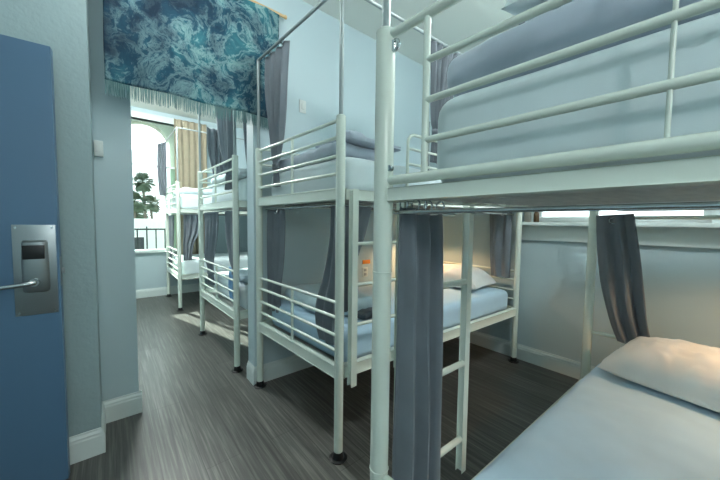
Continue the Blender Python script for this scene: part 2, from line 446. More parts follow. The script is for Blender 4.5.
baseboard('baseboard_left', [((.146, 2.48), (-.06, 2.48))], 'white baseboard on the pale wall left of the doorway')
baseboard('baseboard_corner', [((-.06, 2.17), (-1.35, 2.17)), ((-.06, 2.48), (-.06, 2.1538))], 'white baseboard stepping around the textured wall corner')
baseboard('baseboard_far', [((RW, FW), (-1.35, FW))], 'white baseboard under the far window')

# far window : casing, sash rail, glass, sill
wf = MB()
for b in [(FX0-.08, FX0, FW-.02, FW+.12, FZ0-.02, FZ1+.09), (FX1, FX1+.08, FW-.02, FW+.12, FZ0-.02, FZ1+.09), (FX0-.08, FX1+.08, FW-.025, FW+.12, FZ1, FZ1+.1)]:
    wf.box(*b, bev=.004)
w1 = structure(wf.build('window_1', M['trim']), 'tall window with white casing in the far room, palms outside', 'window')
def kid(mb, nm, mat, par, lab=None):
    o = mb.build(nm, mat); o.parent = par
    if lab: o['label'] = lab
    return o
kid(MB().box(FX0-.1, FX1+.1, FW-.06, FW+.06, FZ0-.05, FZ0, bev=.006), 'window_sill', M['trim'], w1)
kid(MB().box(FX0, FX1, FW+.05, FW+.08, 2.22, 2.25, bev=.004), 'meeting_rail', M['trim'], w1)
kid(MB().box(FX0, FX1, FW+.062, FW+.066, 2.25, FZ1), 'pane', M['glass'], w1)
kid(MB().box(FX0, FX1, FW+.062, FW+.066, FZ0, 2.22), 'pane', M['screen'], w1)

# right-hand window
wf = MB()
for b in [(RW-.02, RW+.16, WY0-.07, WY0, WZ0, WZ1+.07), (RW-.02, RW+.16, WY1, WY1+.06, WZ0, WZ1+.07), (RW-.02, RW+.16, WY0-.07, WY1+.06, WZ1, WZ1+.07)]:
    wf.box(*b, bev=.004)
w2 = structure(wf.build('window_2', M['trim']), 'wide low window in the right wall peeking out below the foreground upper bunk', 'window')
kid(MB().box(RW-.10, RW+.14, WY0-.5, WY1+.12, WZ0-.03, WZ0, bev=.005).box(RW-.024, RW, WY0-.5, WY1+.12, WZ0-.165, WZ0-.03, bev=.004), 'window_sill', M['trim'], w2)
kid(MB().box(RW+.05, RW+.09, WY0, WY1, WZ0, WZ0+.05, bev=.004).box(RW+.05, RW+.09, WY0, WY1, WZ1-.05, WZ1, bev=.004)
    .box(RW+.05, RW+.09, WY0, WY0+.04, WZ0+.05, WZ1-.05, bev=.004).box(RW+.05, RW+.09, WY1-.04, WY1, WZ0+.05, WZ1-.05, bev=.004), 'sash', M['trim'], w2)
kid(MB().box(RW+.068, RW+.072, WY0+.04, WY1-.04, WZ0+.05, WZ1-.05), 'pane', M['glass'], w2)

# ------------------------------------------------------------------ entry door (blue, standing open)
d_edge = V((-0.186, 2.035, 0)); ddir = V((-math.cos(math.radians(4)), math.sin(math.radians(4)), 0)); dn = V((ddir.y, -ddir.x, 0))
if dn.y > 0: dn = -dn
DM = Matrix(((ddir.x, dn.x, 0, d_edge.x), (ddir.y, dn.y, 0, d_edge.y), (0, 0, 1, 0), (0, 0, 0, 1)))   # local x: away from free edge, y: towards viewer
def dlocal(o):
    o.data.transform(DM)
    o.data.update(); return o
# door local geometry: slab y from -0.045 to 0
dm = MB().box(0, 0.9, -0.045, 0, 0.006, 2.10)
door = dlocal(dm.build('door_1', M['door'], smooth=False))
structure(door, 'open blue entry door with steel card lock at the left edge', 'door')
def dk(mb, nm, mat, par, lab=None):
    o = dlocal(mb.build(nm, mat)); o.parent = par
    if lab: o['label'] = lab
    return o
plate = dk(MB().box(0.008, 0.15, 0, 0.003, 0.855, 1.275, bev=.001), 'lock_plate', M['steel'], door, 'brushed steel plate')
lb = MB()
pr_ = []
N = 22
for z, wv, dv in ((0.962, .036, .012), (0.968, .042, .022), (0.99, .044, .03), (1.08, .044, .032), (1.15, .043, .030), (1.195, .042, .026), (1.203, .036, .012)):
    pr_.append((z, wv, dv))
rings = []
for z, wv, dv in pr_:
    ring = []
    for k in range(N):
        a = 2*PI*k/N; cx = math.copysign(abs(math.cos(a))**0.5, math.cos(a)); sy = math.copysign(abs(math.sin(a))**0.6, math.sin(a))
        ring.append(lb.bm.verts.new((0.078+wv*cx, 0.003+dv*max(0, sy), z)))
    rings.append(ring)
for a, b in zip(rings, rings[1:]):
    for k in range(N): lb.bm.faces.new((a[k], a[(k+1) % N], b[(k+1) % N], b[k]))
lb.bm.faces.new(rings[0][::-1]); lb.bm.faces.new(rings[-1])
bmesh.ops.remove_doubles(lb.bm, verts=lb.bm.verts, dist=1e-5)
lock = dk(lb, 'lock_body', M['steel'], door, 'satin steel lock case')
dk(MB().box(0.042, 0.114, 0.026, 0.0365, 1.118, 1.182, bev=.003), 'card_reader', M['plastic_black'], lock, 'black card reader window')
dk(MB().tube([(0.078, 0.03, 1.012), (0.078, 0.05, 1.012)], 0.018, 20).tube([(0.078, 0.05, 1.012), (0.088, 0.062, 1.011), (0.11, 0.066, 1.008), (0.16, 0.066, 1.003), (0.205, 0.064, 0.998)], 0.010, 14, radii=[.012, .0115, .011, .010, .009]), 'lever_handle', M['steel2'], door, 'chrome lever handle')
dk(MB().box(-0.002, 0.0, -0.036, -0.010, 0.98, 1.12).box(-0.014, -0.002, -0.03, -0.015, 1.04, 1.065, bev=.002), 'latch', M['steel'], door)
for zz in (0.868, 1.262):
    dk(MB().tube([(0.02, 0.003, zz), (0.02, 0.0045, zz)], 0.004, 10), 'screw', M['steel2'], plate)
    dk(MB().tube([(0.138, 0.003, zz), (0.138, 0.0045, zz)], 0.004, 10), 'screw', M['steel2'], plate)

# ------------------------------------------------------------------ wall plates
def wall_plate(name, label, x, y, z, w, h, kind='toggle'):
    o = MB().box(x-w/2, x+w/2, y-.006, y, z-h/2, z+h/2, bev=.002).build(name, M['plastic_white'])
    tag(o, label, 'switch' if kind == 'toggle' else 'outlet')
    if kind == 'toggle':
        c = MB().box(x-.012, x+.012, y-.011, y-.005, z-.024, z+.024, bev=.002).build('rocker', M['plastic_white']); c.parent = o
    else:
        for s in (-1, 1):
            c = MB().box(x-.016, x+.016, y-.0085, y-.005, z+s*.022-.014, z+s*.022+.014, bev=.003).build('socket', M['steel']); c.parent = o
    return o
wall_plate('wall_plate', 'small steel wall plate high on the pale wall above the middle bunk', 1.295, 2.34, 2.285, .062, .105)
wall_plate('power_outlet', 'white outlet plate on the dividing wall behind the lower middle bunk', 2.02, 2.34, .80, .072, .10, 'outlet')
tb = MB().box(-.056, -.012, 2.458, 2.48, 1.69, 1.785, bev=.005).build('wall_switch', M['plastic_white'])
tag(tb, 'small white switch box on the pale wall beside the textured corner', 'switch')
c = MB().box(-.046, -.022, 2.454, 2.459, 1.715, 1.76, bev=.002).build('rocker', M['plastic_white']); c.parent = tb
tag(MB().box(1.985, 2.085, 2.332, 2.34, .885, .925, bev=.001).build('orange_sign', M['orange']), 'small orange card on the wall behind the middle bunk ladder', 'sign')

# ------------------------------------------------------------------ tapestry
TY = 2.30
tm = MB(); nu, nv = 80, 40; g = []
for j in range(nv+1):
    row = []
    for i in range(nu+1):
        u = i/nu; t = j/nv
        x = 0.005+(1.068-0.005)*u + 0.006*noise.noise(V((0, t*3, 2)))
        z = 2.925-(2.925-2.105)*t
        y = TY + 0.012*t*math.sin(u*14+0.6)*(0.4+u) + 0.008*noise.noise(V((u*5, t*2, 3)))
        row.append(tm.bm.verts.new((x, y, z)))
    g.append(row)
for j in range(nv):
    for i in range(nu): tm.bm.faces.new((g[j][i], g[j][i+1], g[j+1][i+1], g[j+1][i]))
bot = [v.co.copy() for v in g[-1]]
tap = tm.build('tapestry', M['tapestry'])
tap.modifiers.new('thickness', 'SOLIDIFY').thickness = .003
tag(tap, 'fringed teal and navy sea-foam tapestry hanging over the doorway', 'tapestry')
fm = MB()
for k in range(300):
    u = (k+random.random()*.6)/300*nu; i = min(int(u), nu-1); p = bot[i].lerp(bot[i+1], u-i)
    L = 0.072+random.random()*.02; dx = random.uniform(-.006, .006); dy = random.uniform(-.006, .006)
    fm.tube([p+V((0, 0, .006)), p+V((dx*.5, dy*.5, -L*.5)), p+V((dx, dy, -L))], .0017, 5, radii=[.0017, .0019, .0010])
f = fm.build('fringe', M['fringe']); f.parent = tap
d = MB().tube([(-0.04, TY+.004, 2.925), (1.11, TY+.004, 2.925)], .011, 14).build('dowel', M['dowel']); d.parent = tap
d2 = MB().lathe((0, 0, 0), [(0.001, -.016), (.012, -.012), (.016, 0), (.012, .012), (.001, .016)], 14)
for v in d2.bm.verts: v.co = V((v.co.z+1.12, v.co.y+TY+.004, v.co.x+2.925))
d2 = d2.build('finial', M['dowel']); d2.parent = tap

# ------------------------------------------------------------------ bunk beds
class Bunk:
    def __init__(s, label, f0, f1, h0, h1, P, group='metal bunk beds'):
        """f0,f1 foot corners (v=0 side carries the ladder), h0,h1 head corners"""
        s.c = [V((*q, 0)) for q in (f0, f1, h0, h1)]
        s.P = P
        ctr = sum(s.c, V())/4
        s.root = thing('bunk_bed', label, 'bunk bed', tuple(ctr), group)
        s.L = (s.c[2]-s.c[0]).length; s.W = (s.c[1]-s.c[0]).length
        s.build()
    def p(s, u, v, z):
        c = s.c; b = (c[0]*(1-v)+c[1]*v)*(1-u)+(c[2]*(1-v)+c[3]*v)*u
        return V((b.x, b.y, z))
    def part(s, mb, name, mat=None, lab=None):
        o = mb.build(name, mat or M['metal'], s.root)
        o.parent = s.root; o.matrix_parent_inverse = Matrix.Translation(-s.root.location)
        if lab: o['label'] = lab
        return o
    def build(s):
        P = s.P; rp = P.get('rp', .025); rr = P.get('rr', .0095); du = 1/s.L; dv = 1/s.W
        for (u, v) in ((0, 0), (0, 1), (1, 0), (1, 1)):
            zt = P['ztop'] if u == 0 else P.get('zhead', P['ztop'])
            a = s.p(u, v, .018); b = s.p(u, v, zt)
            mb = MB().tube([a, b], rp, 18).lathe(b, [(rp, 0), (rp*1.02, .004), (rp*.8, .010), (rp*.2, .012)], 18)
            for zc in P.get('couplings', ()):
                mb.torus(s.p(u, v, zc), (0, 0, 1), rp, .0022, 18, 6)
            post = s.part(mb, 'post')
            cp = MB().lathe(s.p(u, v, 0), [(rp*1.25, 0), (rp*1.35, .008), (rp*1.2, .022), (rp*1.03, .045), (rp*.9, .045)], 18).build('foot_cap', M['plastic_black'])
            cp.parent = post; cp['label'] = 'black plastic foot'
            if P.get('disc'):
                dd = MB().lathe(s.p(u, v, 0), [(rp*1.9, 0), (rp*2.0, .006), (rp*1.5, .010), (rp*1.3, .010)], 20).build('floor_cup', M['plastic_black']); dd.parent = post
        for nm, (z0, z1) in (('upper_frame', P['uframe']), ('lower_frame', P['lframe'])):
            zc = (z0+z1)/2; h = z1-z0; mb = MB(); tl = P.get('utilt', 0) if nm == 'upper_frame' else 0
            e = (rp+.0)*dv; eu = rp*du
            mb.bar(s.p(0, e, zc), s.p(0, 1-e, zc), .03, h); mb.bar(s.p(1, e, zc+tl), s.p(1, 1-e, zc+tl), .03, h)
            mb.bar(s.p(eu, 0, zc), s.p(1-eu, 0, zc+tl), .03, h); mb.bar(s.p(eu, 1, zc), s.p(1-eu, 1, zc+tl), .03, h)
            fr = s.part(mb, nm)
            sb = MB(); n = P.get('slats', 14)
            for k in range(n):
                u = (k+.6)/n*(1-2*eu)+eu*.5
                sb.bar(s.p(u, .016*dv, z0+.018+tl*u), s.p(u, 1-.016*dv, z0+.018+tl*u), .075, .016, .002)
            so = sb.build('slat_base', M['slat']); so.parent = fr
        # ends
        for u, side in ((0, 'foot'), (1, 'head')):
            for lv in ('u', 'l'):
                rails = P.get(side+lv, P.get('foot'+lv, []))
                for z in rails:
                    s.part(MB().tube([s.p(u, .012*dv, z), s.p(u, 1-.012*dv, z)], rr, 12), side+'_rail')
                if rails and not P.get('noupright'):
                    zb = P['uframe'][1] if lv == 'u' else P['lframe'][1]
                    s.part(MB().tube([s.p(u, .5, zb-.005), s.p(u, .5, max(rails))], rr*.95, 12), side+'_upright')
        # long side guard rail on the ladder side (upper), loop shaped
        g0 = P.get('guard')
        if g0:
            za, zb = g0[1], g0[2]; uu = g0[0]
            R = .06; pts = [s.p(uu, 0, P['uframe'][1]-.01)]
            for k in range(7):
                a = PI/2*k/6; pts.append(s.p(uu+(R-R*math.cos(a))*du, 0, zb-R+R*math.sin(a)))
            pts.append(s.p(1-.02*du, 0, zb))
            s.part(MB().tube(pts, rr, 12), 'guard_loop')
            for z in g0[3]:
                s.part(MB().tube([s.p(uu, 0, z), s.p(1-.02*du, 0, z)], rr*.9, 12), 'guard_rail')
            pts = [s.p(.02*du, 1, zb), s.p(1-.02*du, 1, zb)]
            s.part(MB().tube(pts, rr, 12), 'guard_rail'); s.part(MB().tube([V(q)-V((0, 0, .12)) for q in pts], rr, 12), 'guard_rail')
        # ladder
        l = P.get('ladder')
        if l:
            ua, ub, off, zt, zb, rungs = l[:6]; sw = l[6] if len(l) > 6 else .034
            n0 = (s.c[0]-s.c[1]).normalized()*off
            for u in (ua, ub):
                s.part(MB().bar(s.p(u, 0, zb)+n0, s.p(u, 0, zt)+n0, sw, sw*.8, .006), 'ladder_stile')
            for z in rungs:
                s.part(MB().tube([s.p(ua, 0, z)+n0, s.p(ub, 0, z)+n0], l[7] if len(l) > 7 else .011, 12), 'ladder_rung')
            for u in (ua, ub):
                for z in l[8] if len(l) > 8 else ():
                    s.part(MB().tube([s.p(u, 0, z), s.p(u, 0, z)+n0], .008, 10), 'ladder_bracket', M['steel2'])
        # canopy
        cz = P.get('canopy')
        if cz:
            rc = P.get('rc', .0115)
            for (u, v) in P.get('canposts', ((0, 0), (0, 1), (1, 0), (1, 1))):
                zt = P['ztop'] if u == 0 else P.get('zhead', P['ztop'])
                s.part(MB().tube([s.p(u, v, zt-.05), s.p(u, v, cz)], rc, 12), 'canopy_pole', M['pole'], 'thin grey canopy pole')
            for a, b in P.get('canrods', (((0, 0), (0, 1)), ((0, 0), (1, 0)))):
                s.part(MB().tube([s.p(*a, cz), s.p(*b, cz)], rc*.85, 12), 'canopy_rod', M['pole'], 'grey curtain rod')
        cr = P.get('rodz')
        if cr:
            n0 = (s.c[1]-s.c[0]).normalized(); n1 = (s.c[2]-s.c[0]).normalized()
            s.part(MB().tube([s.p(.02*du, 0, cr)+n0*P.get('rodoff', .045), s.p(P.get('rodspan', 1-.02*du), 0, cr)+n0*P.get('rodoff', .045)], .006, 10), 'curtain_rod', M['steel2'])
            s.part(MB().tube([s.p(0, .02*dv, cr)+n1*.045, s.p(0, 1-.02*dv, cr)+n1*.045], .006, 10), 'curtain_rod', M['steel2'])

PB = dict(ztop=1.85, uframe=(1.425, 1.482), lframe=(.455, .522), footu=[1.84, 1.752, 1.655, 1.562], footl=[.868, .785, .685, .600], rodz=1.40,
          guard=(.25, 1.5, 1.86, [1.77, 1.675]), ladder=(.03, .205, .035, 1.475, .415, [1.19, .965, .745], .034, .010, (1.45, .49)), canopy=2.51, disc=True)
bB = Bunk('cream metal bunk bed in the middle with ladder and grey canopy rods', (.945, 1.30), (.895, 2.292), (2.945, 1.22), (2.955, 2.285), PB)
PC = dict(PB); PC['canopy'] = 2.56; PC['ladder'] = None
bC = Bunk('sunlit metal bunk bed just beyond the doorway, nearer of the two', (.835, 2.66), (.805, 3.78), (2.85, 2.66), (2.84, 3.78), PC)
PD = dict(PB); PD['canopy'] = 2.62; PD['ladder'] = None
bD = Bunk('farthest metal bunk bed, standing beside the palm window', (.775, 5.0), (.77, 6.06), (2.78, 5.0), (2.77, 6.06), PD)

# foreground bunk : heavier round posts, tube and flat bar frame, inner uprights at the foot
PA = dict(rp=.0285, rr=.0125, ztop=1.85, zhead=1.42, couplings=(1.155, .535), uframe=(1.366, 1.402), lframe=(.11, .172), rodz=1.335,
          footu=[1.84], footl=[.515], headu=[1.36], headl=[.53], noupright=True, slats=18,
          ladder=(.06, .246, .03, 1.372, .25, [1.065, .72, .39], .028, .0125, (1.35,)), utilt=.045, rodoff=.02, rodspan=.16,
          canopy=2.51, canposts=((0, 0), (0, 1), (1, 0)), canrods=(((0, 0), (0, 1)), ((0, 0), (1, 0))), rc=.0125)
bA = Bunk('large cream metal bunk bed in the foreground with thick round post', (.635, .655), (.715, -.56), (2.69, .60), (2.77, -.60), PA)
s = bA; dvA = 1/s.W
vi = (.655-.512)/s.W; vm = (.655-.062)/s.W
s.part(MB().tube([s.p(0, .01*dvA, 1.426), s.p(0, 1-.01*dvA, 1.426)], .0135, 14), 'foot_tube')
for z in (1.723, 1.622, 1.52):
    s.part(MB().tube([s.p(0, vi, z), s.p(0, 1-vi, z)], .0088, 14), 'foot_rail')
for v in (vi, vm, 1-vi):
    s.part(MB().tube([s.p(0, v, 1.43), s.p(0, v, 1.84)], .0036 if v == vm else .0092, 14), 'foot_upright')
s.part(MB().torus(s.p(0, .035*dvA, 1.805), (1, 0, 0), .014, .005).tube([s.p(0, .028*dvA, 1.82), s.p(0, .028*dvA, 1.79)], .006, 10), 'bolt_bracket', M['steel2'])
s.part(MB().tube([s.p(0, .03*dvA, 1.46)+V((-.012, 0, 0)), s.p(0, .03*dvA, 1.46)+V((.0, 0, 0))], .009, 12), 'bolt', M['steel2'])

# ------------------------------------------------------------------ bedding
def quad(b, u0, u1, v0, v1):
    return [tuple(b.p(u, v, 0)[:2]) for u, v in ((u0, v0), (u1, v0), (u1, v1), (u0, v1))]
def mattress(b, z0, z1, label, ins=.03, head=.04, mat=None, wr=.003, r=.05, foot=None):
    du, dv = 1/b.L, 1/b.W
    f = ins if foot is None else foot
    o = soft_box('mattress', mat or M['sheet'], quad(b, f*du, 1-head*du, ins*dv, 1-ins*dv), z0, z1, r=r, wr=wr, freq=5, seed=z0*10+b.c[0].y)
    return tag(o, label, 'mattress', 'white sheeted bunk mattresses')
SB = .03
mattress(bB, 1.455, 1.675, 'white sheeted mattress on the upper middle bunk', .035, foot=.062)
mattress(bB, .487, .69, 'mattress on the lower middle bunk, white sheet tinted as blue-lit', .035, foot=.062, mat=M['sheet_blue_lit'])
mattress(bC, 1.455, 1.70, 'sunlit white mattress on the upper bunk just beyond the doorway', .035, foot=.10)
mattress(bC, .487, .72, 'sunlit white mattress on the lower bunk just beyond the doorway', .035, foot=.10)
mattress(bD, 1.455, 1.70, 'white mattress on the farthest upper bunk', .035)
mattress(bD, .487, .72, 'white mattress on the farthest lower bunk by the window', .035)
mattress(bA, 1.398, 1.648, 'white sheeted mattress on the foreground upper bunk behind rails', .118, r=.06, foot=.045)
def sag(u, v): return 0.0
mA = mattress(bA, .146, .395, 'mattress of the foreground lower bunk, white sheet tinted as blue-lit', .085, .10, mat=M['sheet_blue_lit'], wr=.015, r=.09, foot=.06)

def duvet(label, corners, z0, z1, mat, r=.05, wr=.018, freq=7, seed=1, cat='duvet', nm='duvet', zfun=None):
    o = soft_box(nm, mat, corners, z0, z1, r=r, step=.018, wr=wr, freq=freq, seed=seed, zfun=zfun)
    return tag(o, label, cat)
# foreground upper bunk : rolled grey-blue duvet along the foot
duvet('grey-blue duvet folded along the foot of the foreground upper bunk', [(.725, .53), (1.10, .53), (1.16, -.45), (.79, -.45)], 1.655, 1.775, M['duvet'], r=.05, wr=.014, freq=7, seed=3)
pl = pillow('pillow', M['sheet'], (.93, .03, 1.79), .34, .70, .22, (0, 0, 0), seed=5); tag(pl, 'pale pillow lying on top of the grey-blue duvet of the foreground upper bunk', 'pillow')
# foreground lower bunk pillow
pl = pillow('pillow', M['pillow'], (2.41, .05, .40), .44, .74, .25, (0, 0, math.radians(-9)), seed=2, wr=.016); tag(pl, 'large white pillow on the foreground lower bunk, lit warm', 'pillow')
# middle bunk, lower: pillow at head, folded duvet at foot, dark cloth
pl = pillow('pillow', M['pillow'], (2.68, 1.72, .693), .44, .68, .20, (0, 0, .05), seed=8); tag(pl, 'pillow at the head of the lower middle bunk, lit orange', 'pillow')
duvet('pale blue blanket folded at the foot of the lower middle bunk', [(1.02, 1.52), (1.42, 1.50), (1.44, 2.16), (1.03, 2.18)], .693, .80, M['blanket'], r=.05, wr=.012, seed=4, cat='blanket', nm='blanket')
duvet('small dark patterned cloth left on the lower middle bunk', [(1.20, 1.40), (1.42, 1.40), (1.42, 1.56), (1.20, 1.56)], .693, .732, M['darkcloth'], r=.02, wr=.014, freq=16, seed=6, cat='cloth', nm='folded_cloth')
# middle bunk, upper : grey blanket along foot with crumpled end
duvet('grey blanket folded across the foot of the upper middle bunk', [(1.0, 1.42), (1.36, 1.42), (1.36, 2.20), (.99, 2.20)], 1.68, 1.775, M['duvet'], r=.045, wr=.010, seed=9, cat='blanket', nm='blanket')
duvet('crumpled grey blanket end on the near corner of the upper middle bunk', [(1.06, 1.37), (1.50, 1.36), (1.50, 1.74), (1.06, 1.76)], 1.775, 1.83, M['duvet'], r=.03, wr=.03, freq=9, seed=12, cat='blanket', nm='blanket',
      zfun=lambda u, v: -.015*u)
# far room bedding
duvet('white duvet on the upper bunk just beyond the doorway', [(.90, 2.76), (1.5, 2.76), (1.5, 3.66), (.88, 3.66)], 1.703, 1.78, M['sheet'], wr=.014, seed=14)
duvet('pale blanket on the lower bunk just beyond the doorway', [(.95, 2.80), (1.4, 2.80), (1.4, 3.3), (.95, 3.3)], .723, .80, M['blanket'], wr=.014, seed=15, cat='blanket', nm='blanket')
duvet('white duvet folded on the farthest upper bunk', [(.84, 5.08), (1.4, 5.08), (1.4, 5.9), (.84, 5.9)], 1.703, 1.80, M['sheet'], wr=.014, seed=16)
pl = pillow('pillow', M['pillow'], (2.3, 3.2, .725), .42, .66, .15, seed=18); tag(pl, 'white pillow on the lower bunk just beyond the doorway', 'pillow')

# ------------------------------------------------------------------ curtains
G = 'slate grey bunk curtains'
# middle bunk canopy, tied to the foot rail at the back corner
curtain('curtain', 'tall grey curtain tied back from the middle bunk canopy in front of the tapestry',
        [((.925, 2.26, 2.505), (.945, 1.90, 2.505), .020), ((.93, 2.25, 2.25), (.945, 1.94, 2.25), .028), ((.945, 2.22, 2.0), (.95, 1.99, 2.0), .028), ((.955, 2.18, 1.80), (.955, 2.05, 1.80), .022), ((.955, 2.145, 1.70), (.955, 2.085, 1.70), .014), ((.96, 2.16, 1.56), (.96, 2.07, 1.56), .016)],
        4, (1, 0, 0), eyelets=((.06, 0.02), (.4, .02), (.9, .02)), band=.8, seed=1, group=G)
# middle bunk canopy side near the head
curtain('curtain', 'grey gathered curtain on the canopy of the middle bunk, behind the foreground rails',
        [((1.66, 1.28, 2.505), (2.02, 1.265, 2.505), .024), ((1.67, 1.28, 2.25), (1.92, 1.27, 2.25), .024), ((1.68, 1.28, 2.0), (1.82, 1.275, 2.0), .020), ((1.70, 1.28, 1.92), (1.78, 1.28, 1.92), .016), ((1.68, 1.28, 1.72), (1.78, 1.28, 1.72), .018)],
        6, (0, 1, 0), band=.75, seed=2, group=G)
curtain('curtain', 'dark grey curtain on the canopy of the foreground bunk, above the duvet',
        [((1.42, .632, 2.49), (1.80, .628, 2.49), .024), ((1.42, .632, 2.2), (1.79, .628, 2.2), .024), ((1.43, .63, 1.90), (1.76, .628, 1.90), .022)],
        4, (0, 1, 0), seed=3, group=G)
# middle lower bunk
curtain('curtain', 'grey curtain with eyelet at the back foot corner of the lower middle bunk',
        [((.955, 2.25, 1.395), (.975, 2.02, 1.395), .014), ((.955, 2.25, 1.2), (.975, 2.03, 1.2), .018), ((.955, 2.25, 1.0), (.975, 2.06, 1.0), .018), ((.955, 2.25, .86), (.97, 2.08, .86), .016), ((.955, 2.25, .70), (.97, 2.10, .70), .016), ((.955, 2.25, .62), (.97, 2.10, .62), .016)],
        2.5, (1, 0, 0), eyelets=((.55, .04),), seed=4, group=G)
curtain('curtain', 'grey curtain draped over the near foot rails of the lower middle bunk',
        [((.975, 1.42, 1.395), (.975, 1.33, 1.395), .012), ((.975, 1.43, 1.2), (.975, 1.33, 1.2), .014), ((.972, 1.48, 1.0), (.972, 1.335, 1.0), .016), ((.965, 1.55, .83), (.965, 1.34, .83), .016), ((.966, 1.56, .70), (.966, 1.36, .70), .016), ((.97, 1.53, .60), (.97, 1.34, .60), .014)],
        2, (1, 0, 0), seed=5, group=G)
curtain('curtain', 'blue-grey curtain slanting behind the ladder of the lower middle bunk',
        [((1.0, 1.345, 1.395), (1.20, 1.34, 1.395), .012), ((1.0, 1.345, 1.25), (1.16, 1.34, 1.25), .016), ((1.0, 1.345, 1.1), (1.10, 1.34, 1.1), .016), ((1.0, 1.345, .95), (1.06, 1.34, .95), .014), ((1.0, 1.345, .80), (1.05, 1.34, .80), .014)],
        2, (0, 1, 0), seed=6, group=G)
curtain('curtain', 'grey curtain with eyelet at the wall corner of the lower middle bunk',
        [((2.90, 1.49, 1.425), (2.905, 1.27, 1.425), .014), ((2.90, 1.48, 1.25), (2.905, 1.27, 1.25), .016), ((2.90, 1.47, 1.0), (2.905, 1.27, 1.0), .016), ((2.90, 1.45, .80), (2.905, 1.27, .80), .014)],
        2, (1, 0, 0), eyelets=((.6, .06),), seed=7, group=G)
# foreground bunk : long curtain by the thick post
curtain('curtain', 'long slate grey curtain hanging beside the thick post of the foreground bunk',
        [((.69, .632, 1.35), (.895, .63, 1.35), .012), ((.69, .632, 1.2), (.905, .63, 1.2), .02), ((.69, .632, .9), (.915, .63, .9), .024), ((.69, .632, .6), (.92, .63, .6), .030), ((.69, .632, .26), (.925, .63, .26), .032)],
        3, (0, 1, 0), rings=5, seed=.4, group=G, sharp=.85, nv=60)
curtain('curtain', 'grey curtain with eyelet swept behind the white pillow of the foreground bunk',
        [((2.64, .575, 1.375), (2.61, .372, 1.385), .014), ((2.635, .56, 1.15), (2.605, .335, 1.15), .026), ((2.63, .528, .90), (2.60, .302, .90), .032), ((2.63, .47, .66), (2.60, .275, .68), .030), ((2.63, .42, .52), (2.60, .245, .56), .024)],
        2.5, (1, .15, 0), eyelets=((.45, .07),), seed=8, group=G)
# first bunk beyond the doorway
curtain('curtain', 'big grey curtain tied to the foot rail of the upper bunk beyond the doorway',
        [((.85, 3.30, 2.555), (.86, 2.85, 2.555), .025), ((.855, 3.25, 2.3), (.865, 2.84, 2.3), .032), ((.86, 3.15, 2.0), (.865, 2.83, 2.0), .030), ((.87, 3.02, 1.78), (.87, 2.87, 1.78), .022), ((.87, 3.0, 1.70), (.87, 2.90, 1.70), .018), ((.87, 3.04, 1.60), (.87, 2.88, 1.60), .018)],
        4, (1, 0, 0), band=.8, seed=9, group=G)
curtain('curtain', 'grey curtain on the upper bunk beyond the doorway, next to the wall end',
        [((.90, 2.69, 2.555), (1.35, 2.69, 2.555), .025), ((.91, 2.69, 2.2), (1.3, 2.69, 2.2), .025), ((.93, 2.69, 1.9), (1.2, 2.69, 1.9), .022), ((.95, 2.69, 1.72), (1.1, 2.69, 1.72), .018)],
        4, (0, 1, 0), seed=10, group=G)
curtain('curtain', 'dark grey curtain at the far corner of the upper bunk beyond the doorway',
        [((.87, 3.75, 2.35), (1.15, 3.75, 2.35), .025), ((.88, 3.75, 2.1), (1.12, 3.75, 2.1), .025), ((.93, 3.75, 1.84), (1.08, 3.75, 1.84), .018)],
        4, (0, 1, 0), seed=11, group=G)
curtain('curtain', 'grey curtain at the far foot corner of the lower bunk beyond the doorway',
        [((.835, 3.72, 1.395), (.85, 3.22, 1.395), .022), ((.835, 3.72, 1.15), (.85, 3.26, 1.15), .026), ((.835, 3.72, .9), (.85, 3.42, .9), .022), ((.84, 3.62, .76), (.85, 3.48, .76), .016), ((.84, 3.62, .62), (.85, 3.44, .62), .018)],
        4, (1, 0, 0), band=.78, seed=12, group=G)
curtain('curtain', 'grey curtain at the near foot corner of the lower bunk beyond the doorway',
        [((.865, 3.10, 1.395), (.875, 2.71, 1.395), .02), ((.865, 3.05, 1.15), (.875, 2.72, 1.15), .024), ((.865, 2.95, .95), (.875, 2.73, .95), .02), ((.87, 2.86, .84), (.875, 2.75, .84), .014), ((.87, 2.86, .62), (.875, 2.74, .62), .016)],
        3, (1, 0, 0), band=.75, seed=13, group=G)
curtain('towel', 'bright blue towel hanging on the foot rail of the lower bunk beyond the doorway',
        [((.872, 3.0, .875), (.872, 2.86, .875), .004), ((.875, 3.0, .8), (.875, 2.86, .8), .012), ((.875, 3.02, .7), (.875, 2.86, .7), .014), ((.875, 2.98, .58), (.875, 2.84, .58), .012)],
        2, (1, 0, 0), mat=M['bluecloth'], seed=14)
bpy.data.objects['towel']['category'] = 'towel'
